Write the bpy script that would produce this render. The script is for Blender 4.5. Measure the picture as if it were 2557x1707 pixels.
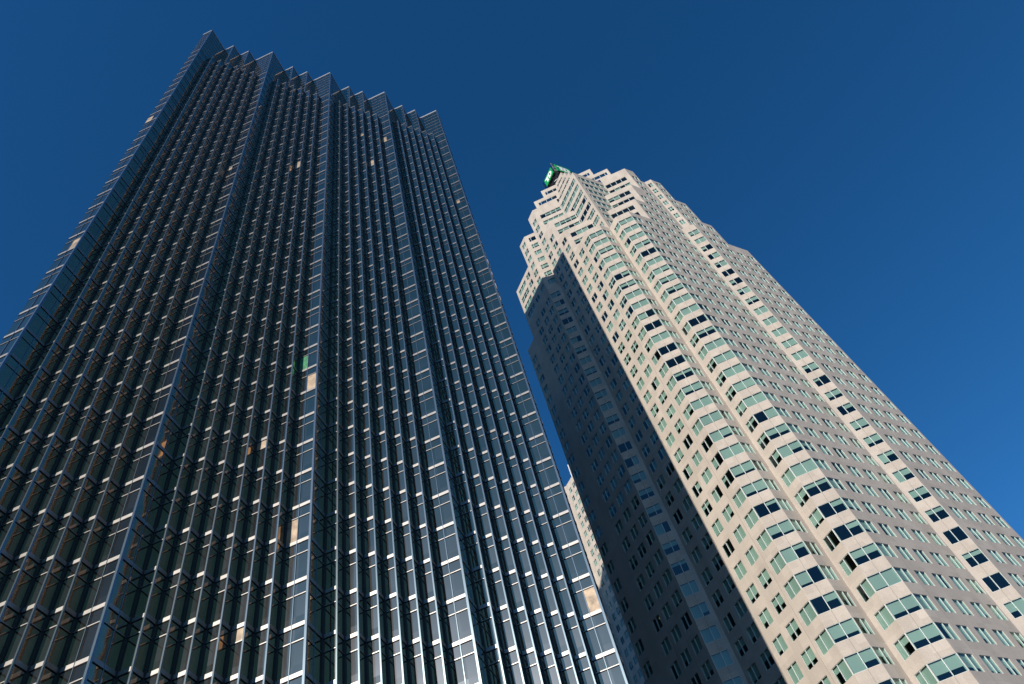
import bpy, math, random
from mathutils import Vector, Matrix
random.seed(7)
S = bpy.context.scene
for o in list(bpy.data.objects): bpy.data.objects.remove(o, do_unlink=True)
COL = S.collection

# ------------------------------------------------------------------ camera
R = ((0.90445713, -0.38482141, -0.18403744),
     (0.22640189, 0.79872648, -0.55747484),
     (0.36152383, 0.46254568, 0.80953815))      # rows: camera right, down, forward in world axes
CAM = Vector((0.0, 0.0, 1.7)); FPX = 1875.0
cd = bpy.data.cameras.new('camera'); co = bpy.data.objects.new('camera', cd); COL.objects.link(co)
m = Matrix([(R[0][i], -R[1][i], -R[2][i]) for i in range(3)]).to_4x4(); m.translation = CAM
co.matrix_world = m
cd.sensor_width = 36.0; cd.lens = FPX / 2557 * 36; cd.clip_start = 0.1; cd.clip_end = 6000
S.camera = co

# ------------------------------------------------------------------ sky and sun
SUN_AZ = math.radians(25.7); SUN_EL = math.radians(20.76)
sdir = Vector((-math.cos(SUN_AZ)*math.cos(SUN_EL), -math.sin(SUN_AZ)*math.cos(SUN_EL), math.sin(SUN_EL)))
w = bpy.data.worlds.new('World'); S.world = w; w.use_nodes = True
nt = w.node_tree; nt.nodes.clear()
sk = nt.nodes.new('ShaderNodeTexSky'); sk.sky_type = 'NISHITA'; sk.sun_disc = False
sk.sun_elevation = SUN_EL; sk.sun_rotation = math.atan2(sdir.x, sdir.y)
sk.air_density = 1.0; sk.dust_density = 0.35; sk.ozone_density = 3.0; sk.altitude = 3000
hs = nt.nodes.new('ShaderNodeHueSaturation'); hs.inputs['Saturation'].default_value = 1.26
bg = nt.nodes.new('ShaderNodeBackground'); bg.inputs['Strength'].default_value = 0.147
wo = nt.nodes.new('ShaderNodeOutputWorld')
nt.links.new(sk.outputs[0], hs.inputs['Color']); nt.links.new(hs.outputs[0], bg.inputs[0]); nt.links.new(bg.outputs[0], wo.inputs[0])
sl = bpy.data.lights.new('sun', 'SUN'); sl.energy = 5.0; sl.angle = math.radians(0.53); sl.color = (1.0, 0.90, 0.79)
so = bpy.data.objects.new('sun', sl); COL.objects.link(so)
so.rotation_euler = sdir.to_track_quat('Z', 'Y').to_euler()
S.view_settings.view_transform = 'Standard'; S.view_settings.look = 'None'
S.view_settings.exposure = 0.0; S.view_settings.gamma = 1.0
S.cycles.max_bounces = 10; S.cycles.glossy_bounces = 6; S.cycles.transparent_max_bounces = 12
S.cycles.caustics_reflective = False; S.cycles.caustics_refractive = False

# ------------------------------------------------------------------ helpers
def tag(o, label=None, cat=None, group=None, kind=None):
    if label: o['label'] = label
    if cat: o['category'] = cat
    if group: o['group'] = group
    if kind: o['kind'] = kind
    return o
def empty(name, loc=(0, 0, 0), parent=None):
    o = bpy.data.objects.new(name, None); COL.objects.link(o); o.location = loc
    if parent: o.parent = parent
    return o
class MB:
    def __init__(s): s.v = []; s.f = []; s.m = []
    def face(s, pts, mi=0):
        n = len(s.v); s.v += [tuple(p) for p in pts]; s.f.append(tuple(range(n, n+len(pts)))); s.m.append(mi)
    def box(s, o, a, b, c, mi=0):
        o, a, b, c = Vector(o), Vector(a), Vector(b), Vector(c)
        if a.cross(b).dot(c) < 0: a, b = b, a
        P = [o, o+a, o+a+b, o+b, o+c, o+a+c, o+a+b+c, o+b+c]
        for q in ((0, 3, 2, 1), (4, 5, 6, 7), (0, 1, 5, 4), (1, 2, 6, 5), (2, 3, 7, 6), (3, 0, 4, 7)):
            s.face([P[i] for i in q], mi)
    def prism(s, poly, z0, z1, mi=0, caps=True):          # poly counter-clockwise from above
        k = len(poly)
        for i in range(k):
            a, b = poly[i], poly[(i+1) % k]
            s.face([(a[0], a[1], z0), (b[0], b[1], z0), (b[0], b[1], z1), (a[0], a[1], z1)], mi)
        if caps:
            s.face([(p[0], p[1], z1) for p in poly], mi); s.face([(p[0], p[1], z0) for p in reversed(poly)], mi)
    def build(s, name, mats, parent=None):
        me = bpy.data.meshes.new(name); me.from_pydata(s.v, [], s.f); me.update()
        for mt in (mats if isinstance(mats, (list, tuple)) else [mats]): me.materials.append(mt)
        for p, i in zip(me.polygons, s.m): p.material_index = i
        o = bpy.data.objects.new(name, me); COL.objects.link(o)
        if parent: o.parent = parent
        return o
def proj(p):
    d = Vector(p) - CAM; c = [sum(R[i][j]*d[j] for j in range(3)) for i in range(3)]
    if c[2] <= 0: return None
    return (1278.5+FPX*c[0]/c[2], 853.5+FPX*c[1]/c[2])
def area(q):
    P = [proj(p) for p in q]
    if any(p is None for p in P): return 0
    cx = sum(p[0] for p in P)/len(P); cy = sum(p[1] for p in P)/len(P)
    if not (0 < cx < 2557 and 0 < cy < 1707): return 0
    return abs(sum(P[i][0]*P[(i+1) % len(P)][1]-P[(i+1) % len(P)][0]*P[i][1] for i in range(len(P))))/2

# ------------------------------------------------------------------ materials
def mat(name, col=(.5, .5, .5), rough=.5, metal=0., spec=.5):
    mt = bpy.data.materials.new(name); mt.use_nodes = True
    b = mt.node_tree.nodes['Principled BSDF']
    b.inputs['Base Color'].default_value = (*col, 1); b.inputs['Roughness'].default_value = rough
    b.inputs['Metallic'].default_value = metal; b.inputs['Specular IOR Level'].default_value = spec
    return mt, mt.node_tree, b
def noise_color(t, b, c0, c1, scale, detail=6, vec=None, lo=.3, hi=.7):
    n = t.nodes.new('ShaderNodeTexNoise'); n.inputs['Scale'].default_value = scale; n.inputs['Detail'].default_value = detail
    g = t.nodes.new('ShaderNodeTexCoord'); mp = t.nodes.new('ShaderNodeMapping')
    if vec: mp.inputs['Scale'].default_value = vec
    t.links.new(g.outputs['Object'], mp.inputs[0]); t.links.new(mp.outputs[0], n.inputs['Vector'])
    r = t.nodes.new('ShaderNodeValToRGB'); r.color_ramp.elements[0].position = lo; r.color_ramp.elements[1].position = hi
    r.color_ramp.elements[0].color = (*c0, 1); r.color_ramp.elements[1].color = (*c1, 1)
    t.links.new(n.outputs['Fac'], r.inputs[0]); t.links.new(r.outputs[0], b.inputs['Base Color'])
    return r, mp
# pale pink-beige granite cladding, with mottling and rain streaks
STONE, t, b = mat('stone', rough=.75, spec=.25)
r, mp = noise_color(t, b, (.53, .472, .405), (.62, .555, .48), .45, 8, (1, 1, .25))
n2 = t.nodes.new('ShaderNodeTexNoise'); n2.inputs['Scale'].default_value = 9; n2.inputs['Detail'].default_value = 4
g2 = t.nodes.new('ShaderNodeTexCoord'); t.links.new(g2.outputs['Object'], n2.inputs['Vector'])
mx = t.nodes.new('ShaderNodeMix'); mx.data_type = 'RGBA'; mx.blend_type = 'MULTIPLY'; mx.inputs[0].default_value = .35
t.links.new(r.outputs[0], mx.inputs[6]); t.links.new(n2.outputs['Fac'], mx.inputs[7])
t.links.new(mx.outputs[2], b.inputs['Base Color'])
# each cladding panel has its own slight tone
sx = t.nodes.new('ShaderNodeSeparateXYZ'); t.links.new(g2.outputs['Object'], sx.inputs[0])
def mth(op, a, b_=None, c=None):
    n = t.nodes.new('ShaderNodeMath'); n.operation = op
    for i, v in enumerate((a, b_)):
        if v is None: continue
        if isinstance(v, (int, float)): n.inputs[i].default_value = v
        else: t.links.new(v, n.inputs[i])
    return n.outputs[0]
pu = mth('FLOOR', mth('DIVIDE', mth('SUBTRACT', sx.outputs[0], sx.outputs[1]), 1.54)); pv = mth('FLOOR', mth('DIVIDE', sx.outputs[2], 1.97))
cx = t.nodes.new('ShaderNodeCombineXYZ'); t.links.new(pu, cx.inputs[0]); t.links.new(pv, cx.inputs[1])
wn = t.nodes.new('ShaderNodeTexWhiteNoise'); wn.noise_dimensions = '2D'; t.links.new(cx.outputs[0], wn.inputs['Vector'])
tone = mth('ADD', mth('MULTIPLY', wn.outputs['Value'], .13), .92)
mx3 = t.nodes.new('ShaderNodeVectorMath'); mx3.operation = 'SCALE'; t.links.new(mx.outputs[2], mx3.inputs[0]); t.links.new(tone, mx3.inputs['Scale'])
t.links.new(mx3.outputs[0], b.inputs['Base Color'])
bp = t.nodes.new('ShaderNodeBump'); bp.inputs['Strength'].default_value = .15; bp.inputs['Distance'].default_value = .02
t.links.new(n2.outputs['Fac'], bp.inputs['Height']); t.links.new(bp.outputs[0], b.inputs['Normal'])
JOINT, _, _ = mat('joint_sealant', (.2, .175, .155), .9, spec=.1)
FRAME, _, _ = mat('white_frame', (.66, .72, .70), .45)
BLIND, t, b = mat('blind_fabric', rough=.85, spec=.1)
noise_color(t, b, (.52, .54, .52), (.66, .67, .63), .12, 1)
CEIL, _, _ = mat('ceiling', (.22, .21, .19), .9, spec=.1)
CORE, _, _ = mat('core', (.05, .05, .05), .9, spec=.1)
LAMP, t, b = mat('ceiling_lamp', (.8, .6, .3), .4)
b.inputs['Emission Color'].default_value = (1., .62, .22, 1); b.inputs['Emission Strength'].default_value = .55
ROOF, _, _ = mat('roof_membrane', (.25, .24, .22), .9)
def glassmat(name, tint, gcol, f0):
    mt = bpy.data.materials.new(name); mt.use_nodes = True; t = mt.node_tree; t.nodes.clear()
    tr = t.nodes.new('ShaderNodeBsdfTransparent'); tr.inputs[0].default_value = (*tint, 1)
    gl = t.nodes.new('ShaderNodeBsdfGlossy'); gl.inputs['Color'].default_value = (*gcol, 1); gl.inputs['Roughness'].default_value = .01
    fc = t.nodes.new('ShaderNodeLayerWeight'); fc.inputs['Blend'].default_value = .5
    pw = t.nodes.new('ShaderNodeMath'); pw.operation = 'POWER'; pw.inputs[1].default_value = 4.0
    lw = t.nodes.new('ShaderNodeMath'); lw.operation = 'MULTIPLY_ADD'; lw.inputs[1].default_value = .75; lw.inputs[2].default_value = f0
    t.links.new(fc.outputs['Facing'], pw.inputs[0]); t.links.new(pw.outputs[0], lw.inputs[0])
    ms = t.nodes.new('ShaderNodeMixShader'); ou = t.nodes.new('ShaderNodeOutputMaterial')
    t.links.new(lw.outputs[0], ms.inputs[0]); t.links.new(tr.outputs[0], ms.inputs[1]); t.links.new(gl.outputs[0], ms.inputs[2])
    t.links.new(ms.outputs[0], ou.inputs[0])
    return mt
GLASS = glassmat('green_glass', (.56, .71, .66), (.75, .95, .9), .085)
# gold-coated mirror glass of the dark tower
def mirror(name, c0, c1, rough=.02, bump=.012):
    mt, t, b = mat(name, rough=rough, metal=.997)
    noise_color(t, b, c0, c1, .55, 1, lo=.35, hi=.65)
    n = t.nodes.new('ShaderNodeTexNoise'); n.inputs['Scale'].default_value = .5; n.inputs['Detail'].default_value = 1
    g = t.nodes.new('ShaderNodeTexCoord'); t.links.new(g.outputs['Object'], n.inputs['Vector'])
    bp = t.nodes.new('ShaderNodeBump'); bp.inputs['Strength'].default_value = 1; bp.inputs['Distance'].default_value = bump
    t.links.new(n.outputs['Fac'], bp.inputs['Height']); t.links.new(bp.outputs[0], b.inputs['Normal'])
    # thin film of dust: a weak wide lobe over the sharp mirror
    gl = t.nodes.new('ShaderNodeBsdfGlossy'); gl.inputs['Color'].default_value = (.72, .77, .86, 1); gl.inputs['Roughness'].default_value = .28
    ms = t.nodes.new('ShaderNodeMixShader')
    sx = t.nodes.new('ShaderNodeSeparateXYZ'); t.links.new(g.outputs['Object'], sx.inputs[0])
    def mth(op, a, b_):
        n = t.nodes.new('ShaderNodeMath'); n.operation = op
        for i, v in enumerate((a, b_)):
            if isinstance(v, (int, float)): n.inputs[i].default_value = v
            elif v is not None: t.links.new(v, n.inputs[i])
        return n.outputs[0]
    cb = t.nodes.new('ShaderNodeCombineXYZ')
    t.links.new(mth('FLOOR', mth('DIVIDE', mth('SUBTRACT', sx.outputs[0], sx.outputs[1]), 1.581), None), cb.inputs[0])
    t.links.new(mth('FLOOR', mth('DIVIDE', mth('ADD', sx.outputs[0], sx.outputs[1]), 1.581), None), cb.inputs[1])
    t.links.new(mth('FLOOR', mth('DIVIDE', sx.outputs[2], 1.9325), None), cb.inputs[2])
    wn = t.nodes.new('ShaderNodeTexWhiteNoise'); wn.noise_dimensions = '3D'; t.links.new(cb.outputs[0], wn.inputs['Vector'])
    t.links.new(mth('ADD', mth('MULTIPLY', wn.outputs['Value'], .025), .022), ms.inputs[0])
    t.links.new(b.outputs[0], ms.inputs[1]); t.links.new(gl.outputs[0], ms.inputs[2])
    t.links.new(ms.outputs[0], t.nodes['Material Output'].inputs['Surface'])
    return mt
GOLD = mirror('gold_mirror_glass', (.60, .37, .20), (.66, .41, .23))
LIT, _, _ = mat('lit_gold_pane', (.42, .32, .21), .45, .15)
noise_color(LIT.node_tree, LIT.node_tree.nodes['Principled BSDF'], (.20, .15, .10), (.55, .42, .28), 1.1, 3)
GRN, _, _ = mat('green_pane', (.04, .24, .10), .4)
noise_color(GRN.node_tree, GRN.node_tree.nodes['Principled BSDF'], (.02, .13, .06), (.06, .30, .13), 2.5, 3)
BAND, t, b = mat('band_metal', rough=.42, metal=.93)
noise_color(t, b, (.28, .27, .255), (.36, .35, .33), 1.3, 3)
POST, _, _ = mat('post_metal', (.26, .34, .37), .22, .9)
SHADE_POST, _, _ = mat('valley_shade_post', (.05, .055, .06), .4, .5)  # valley shadow and dark reflection put into the post colour
SIGNG, _, _ = mat('sign_green', (.005, .30, .075), .45)
SIGNW, _, _ = mat('sign_white', (.85, .85, .83), .5)
STEEL, _, _ = mat('dark_steel', (.03, .032, .034), .5, .6)
LSTEEL, _, _ = mat('light_steel', (.5, .48, .45), .5, .4)

# ------------------------------------------------------------------ ground
gm, t, b = mat('asphalt', rough=.9); noise_color(t, b, (.04, .04, .042), (.065, .063, .06), .8, 8)
g = MB(); g.face([(-3000, -3000, 0), (3000, -3000, 0), (3000, 3000, 0), (-3000, 3000, 0)])
tag(g.build('ground', gm), kind='structure')

# ================================================================== glass tower (sawtooth curtain wall)
U = .79; XR = [-14.9+12.65*i for i in range(5)]; Y0 = 45.45; UB = 12.65/16
PITCH = 3.865; ZT = 163.35; ZTOP = 180.0
gt = empty('glass_tower', (10, 70, 0))
tag(gt, 'tall dark gold glass office tower with a sawtooth pleated facade', 'office tower')
def gp(mb, *a): return mb
OFF = Vector((10, 70, 0))
class MBo(MB):                                   # shifts geometry into the parent's frame
    def __init__(s, off): super().__init__(); s.off = Vector(off)
    def build(s, name, mats, parent=None):
        s.v = [(v[0]-s.off.x, v[1]-s.off.y, v[2]-s.off.z) for v in s.v]
        return super().build(name, mats, parent)
def zig_low():
    P = []
    P.append((XR[0]-2*UB, Y0+2*UB))
    for i, x in enumerate(XR):
        P.append((x, Y0))
        if i < 4:
            for k in range(2, 15): P.append((x+k*UB, Y0+(2*UB if k % 2 == 0 else UB)))
    P.append((XR[4]+2*UB, Y0+2*UB))
    return P
def zig_high():
    P = [(XR[0]-2*UB, Y0+2*UB)]
    for i, x in enumerate(XR):
        P.append((x, Y0))
        if i < 4:
            P += [(x+4*UB, Y0+4*UB), (x+6*UB, Y0+2*UB), (x+8*UB, Y0+4*UB), (x+10*UB, Y0+2*UB), (x+12*UB, Y0+4*UB)]
    P.append((XR[4]+2*UB, Y0+2*UB))
    return P
ZL, ZH = zig_low(), zig_high()
def strip(P, z0, z1, dout, din, b, mi=0):
    """bar following the pleats between z0 and z1, dout in front of the glass line"""
    a = [(x, y-dout*1.4142) for x, y in P]; c = [(x, y+din) for x, y in P]
    for i in range(len(P)-1):
        b.face([(*a[i], z0), (*a[i+1], z0), (*a[i+1], z1), (*a[i], z1)], mi)
        b.face([(*c[i], z0), (*c[i+1], z0), (*a[i+1], z0), (*a[i], z0)], mi)
        b.face([(*a[i], z1), (*a[i+1], z1), (*c[i+1], z1), (*c[i], z1)], mi)
    for i, s in ((0, 1), (len(P)-1, -1)):
        q = [(*c[i], z0), (*a[i], z0), (*a[i], z1), (*c[i], z1)]
        b.face(q if s > 0 else q[::-1], mi)
# floor bands and sill bars, one part per storey
NF = 42
GASK_SHADOW, _, _ = mat('black_gasket_shadow', (.008, .008, .009), .7, spec=.1)
for n in range(0, NF):
    z = ZT-PITCH*n
    b = MBo(OFF); strip(ZL, z, z+.32, .045, .03, b); b.build('floor_band', BAND, gt)
    b = MBo(OFF); strip(ZL, z-1.135, z-1.065, .03, .02, b); b.build('sill_bar', BAND, gt)
    for za, zb, dd_ in ((z-.085, z-.004, .028), (z-1.21, z-1.139, .022)):  # black gasket strips, also painting the shadow line under bands and bars
        b = MBo(OFF); strip(ZL, za, zb, dd_, .02, b); b.build('gasket_shadow', GASK_SHADOW, gt)
LOUV, t, b_ = mat('louvre_bar', (.33, .36, .39), .5, .3)
k = 0
z = ZT+.34
while z < ZTOP-1.0:
    z += 1.93
    b = MBo(OFF); strip(ZH, z, z+.06, .04, .03, b); b.build('louvre_bar', LOUV, gt)
b = MBo(OFF); strip(ZH, ZTOP-.55, ZTOP, .07, .5, b); b.build('roof_coping', LOUV, gt)
# terrace behind the small teeth and the two roofs
b = MBo(OFF); back = 95.0
low = ZL+[(XR[4]+2*UB, 52), (XR[0]-2*UB, 52)]
b.face([(p[0], p[1]+.03, ZT+.30) for p in ZL]+[(XR[4]+2*UB, 54, ZT+.30), (XR[0]-2*UB, 54, ZT+.30)])
b.face([(p[0], p[1]+.05, ZTOP-.7) for p in ZH]+[(XR[4]+2*UB, back, ZTOP-.7), (XR[0]-2*UB, back, ZTOP-.7)])
b.build('roof', ROOF, gt)
# glass panes
cands = []
def pane_cells(P, lev):
    for i in range(len(P)-1):
        a, c = Vector(P[i]), Vector(P[i+1]); L = (c-a).length
        npn = max(1, round(L/(UB*1.4142)))
        for k in range(npn):
            p, q = a.lerp(c, k/npn), a.lerp(c, (k+1)/npn)
            for (z0, z1) in lev: yield i, k, p, q, z0, z1
levs = []
for n in range(0, NF):
    z = ZT-PITCH*n
    levs.append((z-1.1, z+.1)); levs.append((z-PITCH+.2, z-1.1))
levh = []; z = ZT+.1
levh.append((ZT+.1, ZT+.34+1.93+.03)); z = ZT+.34+1.93+.03
while z+1.93 < ZTOP-.2: levh.append((z, z+1.93)); z += 1.93
levh.append((z, ZTOP-.02))
def quad(p, q, z0, z1, j=.0012):
    dx = (q-p).normalized(); nn = Vector((dx.y, -dx.x))
    r = lambda: random.gauss(0, j)
    a, b2, c, d = r(), r(), r(), r()
    return [(p.x+nn.x*a, p.y+nn.y*a, z0), (q.x+nn.x*b2, q.y+nn.y*b2, z0), (q.x+nn.x*c, q.y+nn.y*c, z1), (p.x+nn.x*d, p.y+nn.y*d, z1)]
for i, k, p, q, z0, z1 in pane_cells(ZL, levs): cands.append((p, q, z0, z1))
for i, k, p, q, z0, z1 in pane_cells(ZH, levh): cands.append((p, q, z0, z1))
# panes that show a lit blind or a green sheet: (x, y, z) on the facade
SPECIAL_LIT = [(9.97, 45.88, 64.3), (35.39, 45.76, 40.55), (9.33, 46.52, 45.0), (34.75, 46.4, 128.29), (21.98, 46.52, 149.43), (17.25, 46.5, 147.43), (-16.07, 46.62, 122.52), (-15.27, 45.82, 79.81), (6.06, 46.62, 122.7), (18.78, 46.56, 134.16), (-3.42, 46.62, 112.76), (-4.34, 46.52, 110.41), (6.13, 46.56, 35.31), (6.18, 46.51, 54.67)]
SPECIAL_GREEN = [(9.35, 46.5, 68.12)]
def hit(pts, p, q, z0, z1):
    for s in pts:
        v = Vector((s[0], s[1])); dx = (q-p); t_ = (v-p).dot(dx)/dx.length_squared
        if 0 <= t_ < 1 and z0 <= s[2] < z1 and abs((v-p).cross(dx.normalized())) < .15: return True
    return False
sized = []
for c in cands:
    qd = quad(*c); n_ = Vector((c[1].y-c[0].y, -(c[1].x-c[0].x)))
    vis = n_.dot(Vector((-c[0].x, -c[0].y))) > 0
    mi = 1 if hit(SPECIAL_LIT, *c) else (2 if hit(SPECIAL_GREEN, *c) else 0)
    sized.append((area(qd)*(1 if vis else 0)+(1e6 if mi else 0), qd, mi))
sized.sort(key=lambda s: -s[0])
for a_, qd, mi in sized[:100]:
    b = MBo(OFF); b.face(qd); b.build('window', [GOLD, LIT, GRN][mi], gt)
b = MBo(OFF)
for a_, qd, mi in sized[100:]: b.face(qd, mi)
tag(b.build('window', [GOLD, LIT, GRN], gt), kind='stuff')
# vertical posts: ridges, small tips, valleys, mid mullions
def post(b, x, y, r_, z0, z1):
    b.prism([(x, y-r_), (x+r_, y), (x, y+r_), (x-r_, y)], z0, z1)
for i, x in enumerate(XR):
    b = MBo(OFF); post(b, x, Y0-.05, .13, 0, ZTOP); b.build('ridge_mullion', POST, gt)
    for sx in (-1, 1):                               # thin mullion in the middle of each wide face
        b = MBo(OFF); c = Vector((x+sx*UB, Y0+UB)); d = Vector((sx, 1)).normalized(); n_ = Vector((sx, -1)).normalized()
        b.box((*(c-d*.03-n_*.02), 0), (*(d*.06), 0), (*(n_*.08), 0), (0, 0, ZTOP-.3)); b.build('mullion', POST, gt)
    if i < 4:
        for k in range(2, 15):
            xx = x+k*UB
            b = MBo(OFF)
            if k % 2: post(b, xx, Y0+UB-.05, .085, 0, ZT+.34); b.build('mullion', POST, gt)
            else: post(b, xx, Y0+2*UB-.05, .12, 0, ZT+.2); b.build('valley_mullion', SHADE_POST, gt)
        for k in (6, 10):
            b = MBo(OFF); post(b, x+k*UB, Y0+2*UB-.07, .10, ZT+.35, ZTOP); b.build('mullion', POST, gt)
# sides and rear of the tower, its lower rear wing, and an added unseen shadow blocker
def plain(b, pts, z0, z1, step=3.86, wid=3.2, mi=0):
    for i in range(len(pts)-1):
        a, c = Vector(pts[i]), Vector(pts[i+1]); L = (c-a).length; nn = max(1, round(L/wid)); nz = max(1, round((z1-z0)/step))
        for k in range(nn):
            p, q = a.lerp(c, k/nn), a.lerp(c, (k+1)/nn)
            for j in range(nz):
                b.face(quad(p, q, z0+(z1-z0)*j/nz, z0+(z1-z0)*(j+1)/nz, .006), mi)
SIDE, _, _ = mat('side_glass', (.05, .045, .035), .08, .3)
b = MBo(OFF); plain(b, [(XR[4]+2*UB, Y0+2*UB), (XR[4]+2*UB, back), (XR[0]-2*UB, back), (XR[0]-2*UB, Y0+2*UB)], 0, ZTOP-.3); b.build('side_wall', SIDE, gt)
b = MBo(OFF); plain(b, [(36.5, 95.1), (36.5, 160), (-15, 160), (-15, 95.1)], 0, 131); b.face([(36.5, 95.1, 131), (36.5, 160, 131), (-15, 160, 131), (-15, 95.1, 131)]); b.build('unseen_rear_block', SIDE, gt)
b = MBo(OFF); plain(b, [(18, 82), (18, 99), (-20, 99), (-20, 82), (18, 82)], 131.1, 190); b.face([(18, 82, 190), (18, 99, 190), (-20, 99, 190), (-20, 82, 190)]); b.build('unseen_rear_block', SIDE, gt)  # unseen block added behind to shade the lower part of the white tower

# ================================================================== stone tower
st = empty('stone_tower', (92, 66, 0)); OFS = Vector((92, 66, 0))
tag(st, 'tall pale granite office tower with stepped setbacks, corner bays and green-tinted windows', 'office tower')
H0, FP, WH = 154.9, 3.94, 2.18
XL, YR = 74.2, 46.78; Q = (79.5, 52.1)
windows = []                                        # window specs of every building
class Face:
    """a vertical wall from P (left, seen from outside) to Q with window openings"""
    def __init__(s, P, Q_, z0, z1, cols=(), heads=(), wh=WH, blind=True, rec=.09, seed=None, joints=True):
        s.P, s.Q, s.z0, s.z1 = Vector(P), Vector(Q_), z0, z1
        s.d = (s.Q-s.P).normalized(); s.L = (s.Q-s.P).length; s.n = Vector((s.d.y, -s.d.x))
        s.cols = sorted(cols); s.heads = sorted(heads); s.wh = wh; s.blind = blind; s.rec = rec; s.joints = joints
    def pt(s, u, z, out=0.): 
        v = s.P+s.d*u+s.n*out; return (v.x, v.y, z)
    def emit(s, b, wl):
        q = lambda u0, u1, z0, z1, o=0., mi=0: b.face([s.pt(u0, z0, o), s.pt(u1, z0, o), s.pt(u1, z1, o), s.pt(u0, z1, o)], mi)
        zc = s.z0
        hs_ = [h for h in s.heads if h-s.wh > s.z0 and h < s.z1]
        for h in hs_:
            sill = h-s.wh
            if not s.cols: continue
            q(0, s.L, zc, sill)
            uc = 0
            for (u0, u1, mul) in s.cols:
                if u0 > uc+1e-4: q(uc, u0, sill, h)
                uc = u1
                r_ = s.rec+.12
                lo, hi = u0 <= .02, u1 >= s.L-.02
                b.face([s.pt(u0, sill, 0), s.pt(u1, sill, 0), s.pt(u1, sill, -r_), s.pt(u0, sill, -r_)][::1])
                b.face([s.pt(u0, h, -r_), s.pt(u1, h, -r_), s.pt(u1, h, 0), s.pt(u0, h, 0)])
                if not lo: b.face([s.pt(u0, sill, 0), s.pt(u0, sill, -r_), s.pt(u0, h, -r_), s.pt(u0, h, 0)])
                if not hi: b.face([s.pt(u1, sill, -r_), s.pt(u1, sill, 0), s.pt(u1, h, 0), s.pt(u1, h, -r_)])
                wl.append((s, u0, u1, sill, h, mul))
            if uc < s.L-1e-4: q(uc, s.L, sill, h)
            zc = h
        q(0, s.L, zc, s.z1)
        if s.joints and s.cols:                      # sealant joints, slightly proud strips
            jw = .018
            for h in hs_:
                zt = min(h+FP-s.wh, s.z1)
                for i in range(len(s.cols)-1):
                    u = (s.cols[i][1]+s.cols[i+1][0])/2; q(u-jw, u+jw, h-s.wh, zt, .004, 1)
                if len(s.cols) == 1 and s.cols[0][1]-s.cols[0][0] > 2.2:
                    u = s.cols[0][0]+s.cols[0][2][0] if s.cols[0][2] else s.L/2; q(u-jw, u+jw, h, zt, .004, 1)
def heads(lo, hi): return [H0+FP*k for k in range(-36, 14) if lo <= H0+FP*k <= hi]
def col(u0, u1, *mul): return (u0, u1, tuple(mul))
def half(u0, u1): return (u0, u1, ((u1-u0)/2,))
# parametrised by distance from the left end of each face
ZD, ZC, ZB, ZA = 157.3, 169.2, 181.0, 195.0
CD, CC, CB, CA = 128.7, 134.9, 138.0, 141.1
HD, HC, HB, HA = 155, 167, 175, 191
F = []
def Lf(x, yhi, ylo, z0, z1, wins, hd, **k):         # wall facing -x; wins in y (low, high, fraction of the split from the left)
    cols = [(yhi-w[1], yhi-w[0], tuple((w[1]-w[0])*m_ for m_ in w[2])) for w in wins]
    F.append(Face((x, yhi), (x, ylo), z0, z1, cols, hd, **k))
def Rf(y, xlo, xhi, z0, z1, wins, hd, **k):
    cols = [(w[0]-xlo, w[1]-xlo, tuple((w[1]-w[0])*m_ for m_ in w[2])) for w in wins]
    F.append(Face((xlo, y), (xhi, y), z0, z1, cols, hd, **k))
h5 = (.5,)
P1y = CD-XL; P1x2 = Q[1]; b1R = (CD-Q[1], Q[1]); b2L = (Q[0], CD-Q[0]); b2R = (CD-YR, YR)
# left face, columns from the strip to the centre bay
Lf(XL, 69.9, 66.9, 0, ZA, [(67.15, 69.07, h5)], heads(0, 191))
Lf(XL, 66.9, 63.8, 0, ZB, [(64.05, 65.98, h5)], heads(0, 175))
Lf(XL, 63.8, 60.7, 0, ZC, [(60.96, 62.92, h5)], heads(0, 167))
Lf(XL, 60.7, P1y, 0, ZD, [(57.9, 59.88, h5), (P1y+.02, 56.87, (.42,))], heads(0, 155))
# centre bays
def Ff(P, Q_, z0, z1, cols, hd, **k): F.append(Face(P, Q_, z0, z1, cols, hd, **k))
LB = (Vector(b1R)-Vector((XL, P1y))).length
Ff((XL, P1y), b1R, 0, ZD, [(.02, LB-.02, ((LB-.04)/2,))], heads(0, 155), rec=.06)
Rf(Q[1], b1R[0], Q[0], 0, ZD, [(b1R[0]+.02, b1R[0]+2.12, (.6,))], heads(0, 155))
Lf(Q[0], Q[1], b2L[1], 0, ZD, [(b2L[1]+.02, b2L[1]+2.15, (.4,))], heads(0, 155))
LB2 = (Vector(b2R)-Vector(b2L)).length
Ff(b2L, b2R, 0, ZD, [(.02, LB2-.02, ((LB2-.04)/2,))], heads(0, 155), rec=.06)
# right face
Rf(YR, b2R[0], CC-YR, 0, ZD, [(b2R[0]+.02, 84.5, (.58,)), (85.6, 87.57, h5)], heads(0, 155))
Rf(YR, CC-YR, CB-YR, 0, ZC, [(88.7, 90.67, h5)], heads(0, 167))
Rf(YR, CB-YR, CA-YR, 0, ZB, [(91.85, 93.8, h5)], heads(0, 175))
Rf(YR, CA-YR, 97.17, 0, ZA, [(94.97, 96.9, h5)], heads(0, 191))
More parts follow.
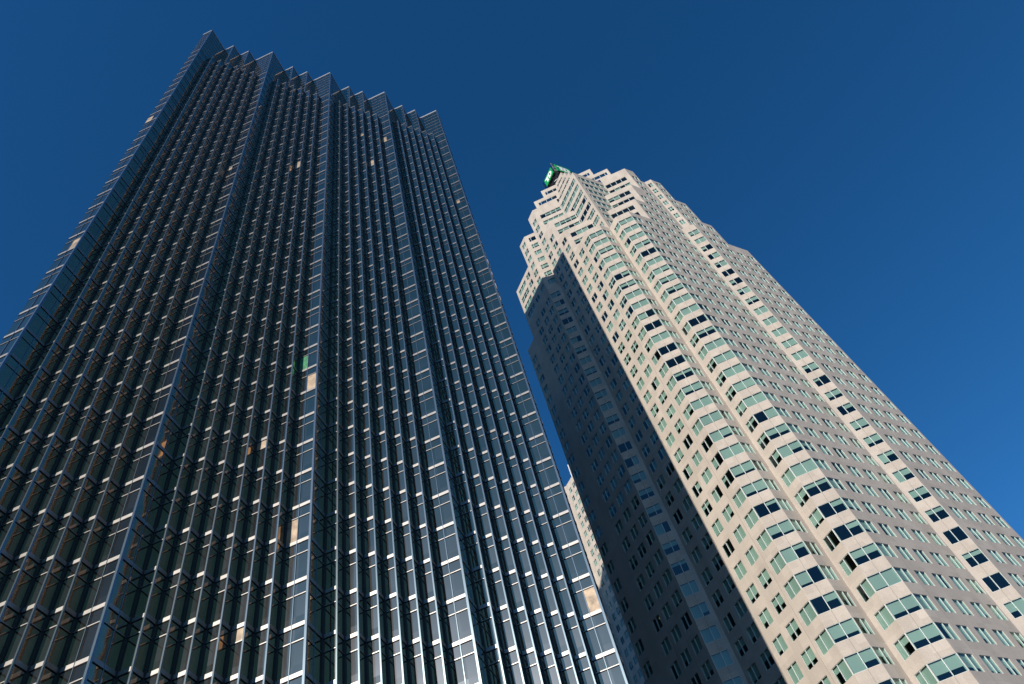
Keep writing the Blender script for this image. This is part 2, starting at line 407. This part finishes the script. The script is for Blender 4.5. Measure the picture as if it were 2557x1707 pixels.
# chamfer walls of the three upper tiers, left and right of the crown
for c, z0, z1, hh in ((CC, ZD-6, ZC, heads(158, 167)), (CB, ZC-6, ZB, heads(170, 179)), (CA, ZB-6, ZA, heads(182, 191))):
    Ll = (Q[0]-XL)*1.41421
    Ff((XL, c-XL), (Q[0], c-Q[0]), z0, z1, [(1.25, Ll-.15, tuple((Ll-1.4)/4*j for j in (1, 2, 3)))], hh)
    Ll = (Q[1]-YR)*1.41421
    Ff((c-Q[1], Q[1]), (c-YR, YR), z0, z1, [(.15, Ll-1.25, tuple((Ll-1.4)/4*j for j in (1, 2, 3)))], hh)
# crown, with ribbon windows
def ribL(x, yhi, ylo, z0, z1, hd, start, **k):      # split every 1.56 m counted from the corner
    top = yhi-.12; ms = []; y = start+.55
    while y < top-.3: ms.append(top-y); y += 1.56
    F.append(Face((x, yhi), (x, ylo), z0, z1, [(yhi-top, yhi-start, tuple(sorted(ms)))], hd, **k))
def ribR(y, xlo, xhi, z0, z1, hd, start, **k):
    ms = []; x = start+.7
    while x < xhi-.4: ms.append(x-start); x += 1.53
    F.append(Face((xlo, y), (xhi, y), z0, z1, [(start-xlo, xhi-.12-xlo, tuple(ms))], hd, **k))
ribL(Q[0], CA-Q[0], Q[1], ZD-.6, 192.7, heads(158, 191), Q[1]+.72); ribR(Q[1], Q[0], CA-Q[1], ZD-.6, 192.7, heads(158, 191), Q[0]+1.0)
for n in (1, 2, 3):
    cx, cy = Q[0]+.48*n, Q[1]+1.42*n; zt = 192.7+3.85*n
    ribL(cx, CA-cx, cy, zt-3.85, zt, [zt-1.85], cy+.7, wh=1.25, blind=False)
    Rf(cy, cx, CA-cy, zt-3.85, zt, [], [])
# stepped gable above the last tier
def gable(x0, x1, z0, z1, wl, zh, wh):
    L_ = (x1-x0)*1.41421
    Ff((x0, CA-x0), (x1, CA-x1), z0, z1, [( (a-x0)*1.41421, (b_-x0)*1.41421, tuple((m_-a)*1.41421 for m_ in ms)) for a, b_, ms in wl], [zh], wh=wh, blind=False)
gable(75.2, 91.5, ZA, 199.4, [(75.95, 79.9, (76.45, 77.65, 78.8)), (87.3, 91.0, (88.2, 89.4, 90.5))], 197.6, 1.75)
gable(77.5, 88.6, 199.4, 203.8, [(78.1, 80.6, (78.6, 79.8)), (85.8, 88.0, (86.4, 87.5))], 201.9, 1.7)
# corner strips: lower, and set back above
Ff((72.0, 71.95), (74.2, 69.75), 0, 157.4, [(.03, 2.5, (1.42,))], heads(0, 155), rec=.06)
Ff((72.6, 72.7), (75.2, 70.1), 157.4, 188.2, [(.93, 2.95, (.6,))], heads(157, 187))
Ff((97.17, 46.78), (99.37, 44.58), 0, 157.4, [(.6, 3.08, (1.06,))], heads(0, 155), rec=.06)
Ff((98.44, 46.86), (99.8, 45.5), 157.4, 188.2, [(.3, 1.5, (.6,))], heads(157, 187))
Rf(46.84, 97.0, 98.46, 157.4, 188.2, [], [])
# outer left face
W3 = [(72.65, 74.62, h5), (75.66, 77.62, h5), (78.7, 80.68, h5), (81.65, 83.6, h5), (84.65, 86.6, h5)]
Lf(72.0, 87.1, 83.3, 0, 151.8, W3[4:], heads(0, 148))
Lf(72.0, 83.3, 71.95, 0, 157.4, [(72.65, 74.62, h5), (75.66, 77.62, h5), (78.7, 80.68, h5)], heads(0, 155))
Lf(72.6, 84.0, 75.8, 157.4, 176.3, [(76.3, 78.2, h5), (79.0, 83.2, (.34, .67))], heads(157, 175))
Lf(72.6, 75.8, 72.7, 157.4, 188.2, [(73.15, 75.05, h5)], heads(157, 187))
# outer right face
Rf(44.58, 99.37, 106.7, 0, 157.4, [(100.85, 102.85, h5), (103.88, 105.82, h5)], heads(0, 155))
Rf(44.58, 106.7, 112.5, 0, 151.0, [(106.9, 108.82, h5), (109.95, 112.0, h5)], heads(0, 148))
Rf(45.5, 99.8, 102.8, 157.4, 188.0, [(100.6, 102.4, h5)], heads(157, 187))
Rf(45.5, 102.8, 106.1, 157.4, 176.3, [(103.6, 105.45, h5)], heads(157, 175))
Rf(45.5, 106.1, 108.9, 157.4, 164.6, [(106.5, 108.4, h5)], heads(157, 163))
# hidden sides
for P_, Q__, z_ in (((112.5, 44.58), (112.5, 87.1), 151.0), ((112.5, 87.1), (72.0, 87.1), 151.8), ((108.9, 45.5), (108.9, 84), 164.6), ((106.1, 45.5), (106.1, 84), 176.3),
                    ((102.8, 45.5), (102.8, 80), 188.), ((102.8, 84), (72.6, 84), 176.3), ((102.8, 80.), (72.6, 75.8), 188.2), ((97.17, 46.78), (100, 78), 195.), ((100, 78), (74.2, 69.9), 195.)):
    Ff(P_, Q__, 0 if z_ < 152 else 150, z_, [], [])
b = MBo(OFS)
for f in F: f.emit(b, windows)
b.build('wall', [STONE, JOINT], st)

def outline(z):
    pts = []
    if z < 151.5: pts += [(72.0, 87.1), (72.0, 71.95), (74.2, 69.75)]
    elif z < 157.4: pts += [(72.0, 83.3), (72.0, 71.95), (74.2, 69.75)]
    elif z < 176.3: pts += [(72.6, 84.0), (72.6, 72.7), (75.2, 70.1), (XL, 69.9)]
    elif z < 188.2: pts += [(72.6, 75.8), (72.6, 72.7), (75.2, 70.1), (XL, 69.9)]
    else: pts += [(XL, 69.9)]
    if z < ZD: pts += [(XL, P1y), b1R, Q, b2L, b2R]
    else:
        c = CC if z < ZC else (CB if z < ZB else CA)
        pts += [(XL, c-XL), (Q[0], c-Q[0]), Q, (c-Q[1], Q[1]), (c-YR, YR)]
    if z < 157.4: pts += [(97.17, 46.78), (99.37, 44.58)]
    elif z < 188: pts += [(97.17, 46.78), (98.44, 46.86), (99.8, 45.5)]
    else: pts += [(97.17, 46.78)]
    if z < 151: pts += [(112.5, 44.58), (112.5, 87.1)]
    elif z < 157.4: pts += [(106.7, 44.58), (106.7, 83.3)]
    elif z < 164.6: pts += [(108.9, 45.5), (108.9, 84)]
    elif z < 176.3: pts += [(106.1, 45.5), (106.1, 84)]
    elif z < 188: pts += [(102.8, 45.5), (102.8, 80)]
    else: pts += [(100, 78)]
    return pts
def inset(pts, d=.17):
    out = []; n = len(pts)
    for i in range(n):
        a, p, c = Vector(pts[i-1]), Vector(pts[i]), Vector(pts[(i+1) % n])
        e0, e1 = (p-a).normalized(), (c-p).normalized()
        n0, n1 = Vector((-e0.y, e0.x)), Vector((-e1.y, e1.x))
        k = n0+n1; den = 1+n0.dot(n1)
        out.append(p+k*(d/max(den, .35)))
    return out
from mathutils.geometry import tessellate_polygon
def sheet(b, pts, z, mi=0):
    tri = tessellate_polygon([[Vector((p[0], p[1], 0)) for p in pts]])
    for t_ in tri: b.face([(pts[i][0], pts[i][1], z) for i in t_], mi)
for k in range(-32, 10):
    z = H0+FP*k
    if z > 191: break
    b = MBo(OFS); sheet(b, inset(outline(z)), z+.12); b.build('floor_slab', CEIL, st)
b = MBo(OFS)
for z in (150.9, 157.2, 164.5, 169.1, 176.2, 180.9, 187.9): sheet(b, inset(outline(z-.5), .05), z)
sheet(b, inset(outline(190), .05), 192.6); b.build('roof', ROOF, st)
b = MBo(OFS); b.prism([(83, 58), (97, 58), (97, 76), (83, 76)], 0, 190); b.build('core', CORE, st)

# windows: frame, panes and blinds
def build_window(spec, bw, bb, rnd):
    s, u0, u1, z0, z1, mul = spec
    rec, fw = s.rec, .045
    cuts = [u0]+[u0+m_ for m_ in mul]+[u1]
    bar = lambda a, c, za, zb, o=.05: bw.box(s.pt(a, za, -rec-.02), Vector((s.d.x, s.d.y, 0))*(c-a), Vector((s.n.x, s.n.y, 0))*o, (0, 0, zb-za), 0)
    bar(u0, u1, z0, z0+fw); bar(u0, u1, z1-fw, z1)
    bar(u0, u0+fw, z0+fw, z1-fw); bar(u1-fw, u1, z0+fw, z1-fw)
    for c in cuts[1:-1]: bar(c-.04, c+.04, z0+fw, z1-fw, .08)
    inn = lambda a, c: bw.box(s.pt(a, z0+.01, -rec-.20), Vector((s.d.x, s.d.y, 0))*(c-a), Vector((s.n.x, s.n.y, 0))*.175, (0, 0, z1-z0-.02), 0)
    inn(u0+.005, u0+.035); inn(u1-.035, u1-.005)
    for c in cuts[1:-1]: inn(c-.03, c+.03)
    full = rnd.random(); base = (1. if full < .30 else (0. if full < .43 else rnd.uniform(.3, .95)))
    for i in range(len(cuts)-1):
        a, c = cuts[i], cuts[i+1]
        bw.face([s.pt(a, z0, -rec), s.pt(c, z0, -rec), s.pt(c, z1, -rec), s.pt(a, z1, -rec)], 1)
        fr = base
        if rnd.random() < .28: fr = rnd.choice([0., 1., rnd.uniform(.2, .95)])
        if not s.blind: fr = 0
        if fr > .05:
            zb = z1-(z1-z0)*min(fr, .985)
            bb.face([s.pt(a+.03, zb, -rec-.19), s.pt(c-.03, zb, -rec-.19), s.pt(c-.03, z1, -rec-.19), s.pt(a+.03, z1, -rec-.19)], 0)
def window_area(w):
    s, u0, u1, z0, z1, mul = w
    if s.n.dot(Vector((CAM.x, CAM.y))-s.P) < 0: return 0
    return area([s.pt(u0, z0), s.pt(u1, z0), s.pt(u1, z1), s.pt(u0, z1)])
def place_windows(wl, root, off, rnd, nmax=100, mats=None):
    mats = mats or (FRAME, GLASS, BLIND)
    order = sorted(wl, key=lambda w_: -window_area(w_))
    for w_ in order[:nmax]:
        bw, bb = MBo(off), MBo(off); build_window(w_, bw, bb, rnd)
        o = bw.build('window', [mats[0], mats[1]], root)
        if bb.f: bb.build('blind', mats[2], o)
    if len(order) > nmax:
        bw, bb = MBo(off), MBo(off)
        for w_ in order[nmax:]: build_window(w_, bw, bb, rnd)
        o = tag(bw.build('window', [mats[0], mats[1]], root), kind='stuff')
        if bb.f: tag(bb.build('blind', mats[2], o), kind='stuff')
place_windows(windows, st, OFS, random.Random(11))
# a few ceiling lamps that glow behind the shaded panes
rl = random.Random(3)
for (x, y, fl) in [(72.9, 76.6, 20), (73.0, 79.7, 22), (72.9, 79.7, 24), (73.1, 76.5, 23), (72.9, 82.7, 19), (72.9, 73.7, 21), (72.9, 85.4, 23), (73.2, 73.6, 25), (72.9, 76.7, 26), (75.1, 68.1, 20), (75.1, 68.2, 21),
                   (75.2, 68.0, 22), (75.1, 65.1, 21), (75.0, 65.0, 23), (75.1, 68.1, 25), (73.6, 71.9, 18), (73.7, 71.9, 20), (73.9, 71.4, 13), (73.8, 71.5, 15), (75.3, 65.1, 26)]:
    z = H0-FP*fl
    b = MBo(OFS); b.prism([(x+.17*math.cos(a*math.pi/4), y+.17*math.sin(a*math.pi/4)) for a in range(8)], z-.02, z+.08); b.build('ceiling_lamp', LAMP, st)
# white posts where bay windows turn a corner
for (x, y) in ((XL, P1y), b1R, b2L, b2R):
    b = MBo(OFS)
    cx, cy = x+.075, y+.075
    if True: h = heads(0, 155)[-1]; b.prism([(cx-.06, cy-.06), (cx+.06, cy-.06), (cx+.06, cy+.06), (cx-.06, cy+.06)], 10, h-.01)
    b.build('corner_post', FRAME, st)

# ================================================================== rooftop sign
sg = empty('rooftop_sign', (87, 63, 204)); OG = Vector((87, 63, 204))
tag(sg, 'green box sign with white TD letters on top of the pale tower', 'sign')
def ring(b, x0, x1, y0, y1, z, r_=.14):
    for a, c in (((x0, y0), (x1, y0)), ((x1, y0), (x1, y1)), ((x1, y1), (x0, y1)), ((x0, y1), (x0, y0))):
        a, c = Vector(a), Vector(c); d = (c-a).normalized(); n_ = Vector((-d.y, d.x))
        b.box((a.x-n_.x*r_/2, a.y-n_.y*r_/2, z), ((c-a).x, (c-a).y, 0), (n_.x*r_, n_.y*r_, 0), (0, 0, r_))
x0, x1, y0, y1 = 84.3, 91.2, 60.1, 66.8
b = MBo(OG)
for z in (204, 207.2, 210.4, 213.6, 216.8, 219.6, 222.2): ring(b, x0, x1, y0, y1, z)
for xx in (x0, x0+2.3, x0+4.6, x1):
    for yy in (y0, y0+2.2, y0+4.5, y1):
        b.box((xx-.07, yy-.07, 204), (.14, 0, 0), (0, .14, 0), (0, 0, 18.6))
for i in range(3):
    for j in range(5):
        z = 204+3.2*j
        b.box((x0+2.3*i, y0-.05, z), (2.3, 0, 3.2), (0, .09, 0), (.12, 0, 0)); b.box((x0-.05, y0+2.23*i, z), (0, 2.23, 3.2), (.09, 0, 0), (0, .12, 0))
b.prism([(x0+.5, y0+.5), (x1-.5, y0+.5), (x1-.5, y1-.5), (x0+.5, y1-.5)], 204, 220.5)
b.build('frame', STEEL, sg)
b = MBo(OG)
for i in range(5):
    b.box((x0-.25+.32*i, y0-.12+.1*i, 216.5), (.07, 0, 0), (0, .07, 0), (0, 0, 6.6))
b.box((84.0, 60.0, 222.9), (1.4, 0, 0), (0, .12, 0), (0, 0, .12)); b.box((84.05, 60.0, 220), (.1, .9, 0), (.1, 0, 0), (0, 0, .1))
b.build('antenna_mast', LSTEEL, sg)
# lettering: T and D joined in a slab style, drawn in unit coordinates then mapped on each board
T_ = [(.10, .80), (.10, .66), (.24, .66), (.24, .20), (.42, .20), (.42, .66), (.52, .66), (.52, .80)]
def D_():
    o = [(.50, .20), (.68, .20)]
    for i in range(13): a = -math.pi/2+math.pi*i/12; o.append((.68+.22*math.cos(a), .50+.30*math.sin(a)))
    o += [(.50, .80)]
    inn = [(.63, .34), (.68, .34)]
    for i in range(9): a = -math.pi/2+math.pi*i/8; inn.append((.68+.09*math.cos(a), .50+.16*math.sin(a)))
    inn += [(.63, .66)]
    return o, inn
def board(P, d, n_, wd, ht, zb):
    P, d, n_ = Vector(P), Vector(d), Vector(n_)
    b = MBo(OG); b.box((*P, zb), (*(d*wd), 0), (*(-n_*.35), 0), (0, 0, ht)); o = b.build('sign_board', SIGNG, sg)
    mp_ = lambda u, v, k=.06: (*(P+d*(u*wd)+n_*k), zb+v*ht)
    def letter(poly, holes=()):
        b = MBo(OG)
        loops = [[Vector((p[0], p[1], 0)) for p in poly]]+[[Vector((p[0], p[1], 0)) for p in h] for h in holes]
        allp = [p for l_ in loops for p in l_]
        for t_ in tessellate_polygon(loops): b.face([mp_(allp[i].x, allp[i].y) for i in t_])
        for l_ in loops:
            for i in range(len(l_)):
                a, c = l_[i], l_[(i+1) % len(l_)]; b.face([mp_(a.x, a.y, .0), mp_(c.x, c.y, .0), mp_(c.x, c.y), mp_(a.x, a.y)])
        b.build('letter', SIGNW, o)
    letter(T_); oo, inn = D_(); letter(oo, [inn])
board((84.0, 65.7), (0, -1), (-1, 0), 4.85, 4.4, 217.4)
board((85.2, 59.75), (1, 0), (0, -1), 5.4, 5.2, 217.6)
b = MBo(OG)
def dish(b, c, r_, ax):
    ax = Vector(ax).normalized(); u = ax.orthogonal().normalized(); v = ax.cross(u); N = 14; rings = []
    for j in range(5):
        rr = r_*j/4; rings.append([Vector(c)+ax*(rr*rr/r_*.35)+(u*math.cos(2*math.pi*i/N)+v*math.sin(2*math.pi*i/N))*rr for i in range(N)])
    for j in range(4):
        for i in range(N): b.face([rings[j][i], rings[j][(i+1) % N], rings[j+1][(i+1) % N], rings[j+1][i]])
dd = empty('satellite_dish', (82.2, 60.6, 203.8)); OD = Vector((82.2, 60.6, 203.8))
tag(dd, 'small white satellite dish on the pale tower roof below the green sign, upper one', 'satellite dish', 'white dishes below the roof sign')
b = MBo(OD); dish(b, (82.0, 60.0, 207.2), .75, (-.7, -.3, .3)); b.build('reflector', SIGNW, dd)
b = MBo(OD); b.box((82.15, 60.0, 203.8), (.1, 0, 0), (0, .1, 0), (0, 0, 3.4)); b.build('mast', STEEL, dd)
d2 = empty('satellite_dish', (81.9, 61.6, 203.8)); OD2 = Vector((81.9, 61.6, 203.8))
tag(d2, 'small white satellite dish at the left roof edge below the green sign, lower one', 'satellite dish', 'white dishes below the roof sign')
b = MBo(OD2); dish(b, (81.6, 61.7, 204.9), .75, (-.8, .1, .3)); b.build('reflector', SIGNW, d2)
b = MBo(OD2); b.box((81.75, 61.7, 203.8), (.1, 0, 0), (0, .1, 0), (0, 0, 1.1)); b.build('mast', STEEL, d2)

# ================================================================== white tower in the gap
wt = empty('white_tower', (135, 145, 0)); OW = Vector((135, 145, 0))
tag(wt, 'distant white office block seen in the narrow gap between the two big towers', 'office tower')
F = []; wl = []
hw = [177.0-FP*k for k in range(0, 40)]
WY = [(155.3-1.0-2.62*k-1.55, 155.3-1.0-2.62*k, h5) for k in range(7)]
Lf(124.0, 155.3, 136, 0, 183.6, WY, [hw[0]+3.94]+hw)
Ff((118, 161.3), (124, 155.3), 0, 183.6, [half(1.2, 2.7), half(4.2, 5.2), half(6.6, 7.6)], hw)
Ff((124, 136), (150, 136), 0, 183.6, [], []); Ff((150, 136), (150, 161.3), 0, 183.6, [], []); Ff((150, 161.3), (118, 161.3), 0, 183.6, [], [])
b = MBo(OW)
for f in F: f.emit(b, wl)
b.build('wall', [STONE, JOINT], wt)
b = MBo(OW); sheet(b, [(124, 155.3), (124, 136), (150, 136), (150, 161.3), (118, 161.3)], 183.0); b.build('roof', ROOF, wt)
b = MBo(OW); b.prism([(125.5, 138), (148, 138), (148, 155), (125.5, 155)], 0, 180); b.build('core', CORE, wt)
place_windows(wl, wt, OW, random.Random(5), 60)
b = MBo(OW); b.box((124.2, 150.55, 183.6), (.25, 0, 0), (0, .25, 0), (0, 0, 6.2)); b.build('flagpole', SIGNW, wt)
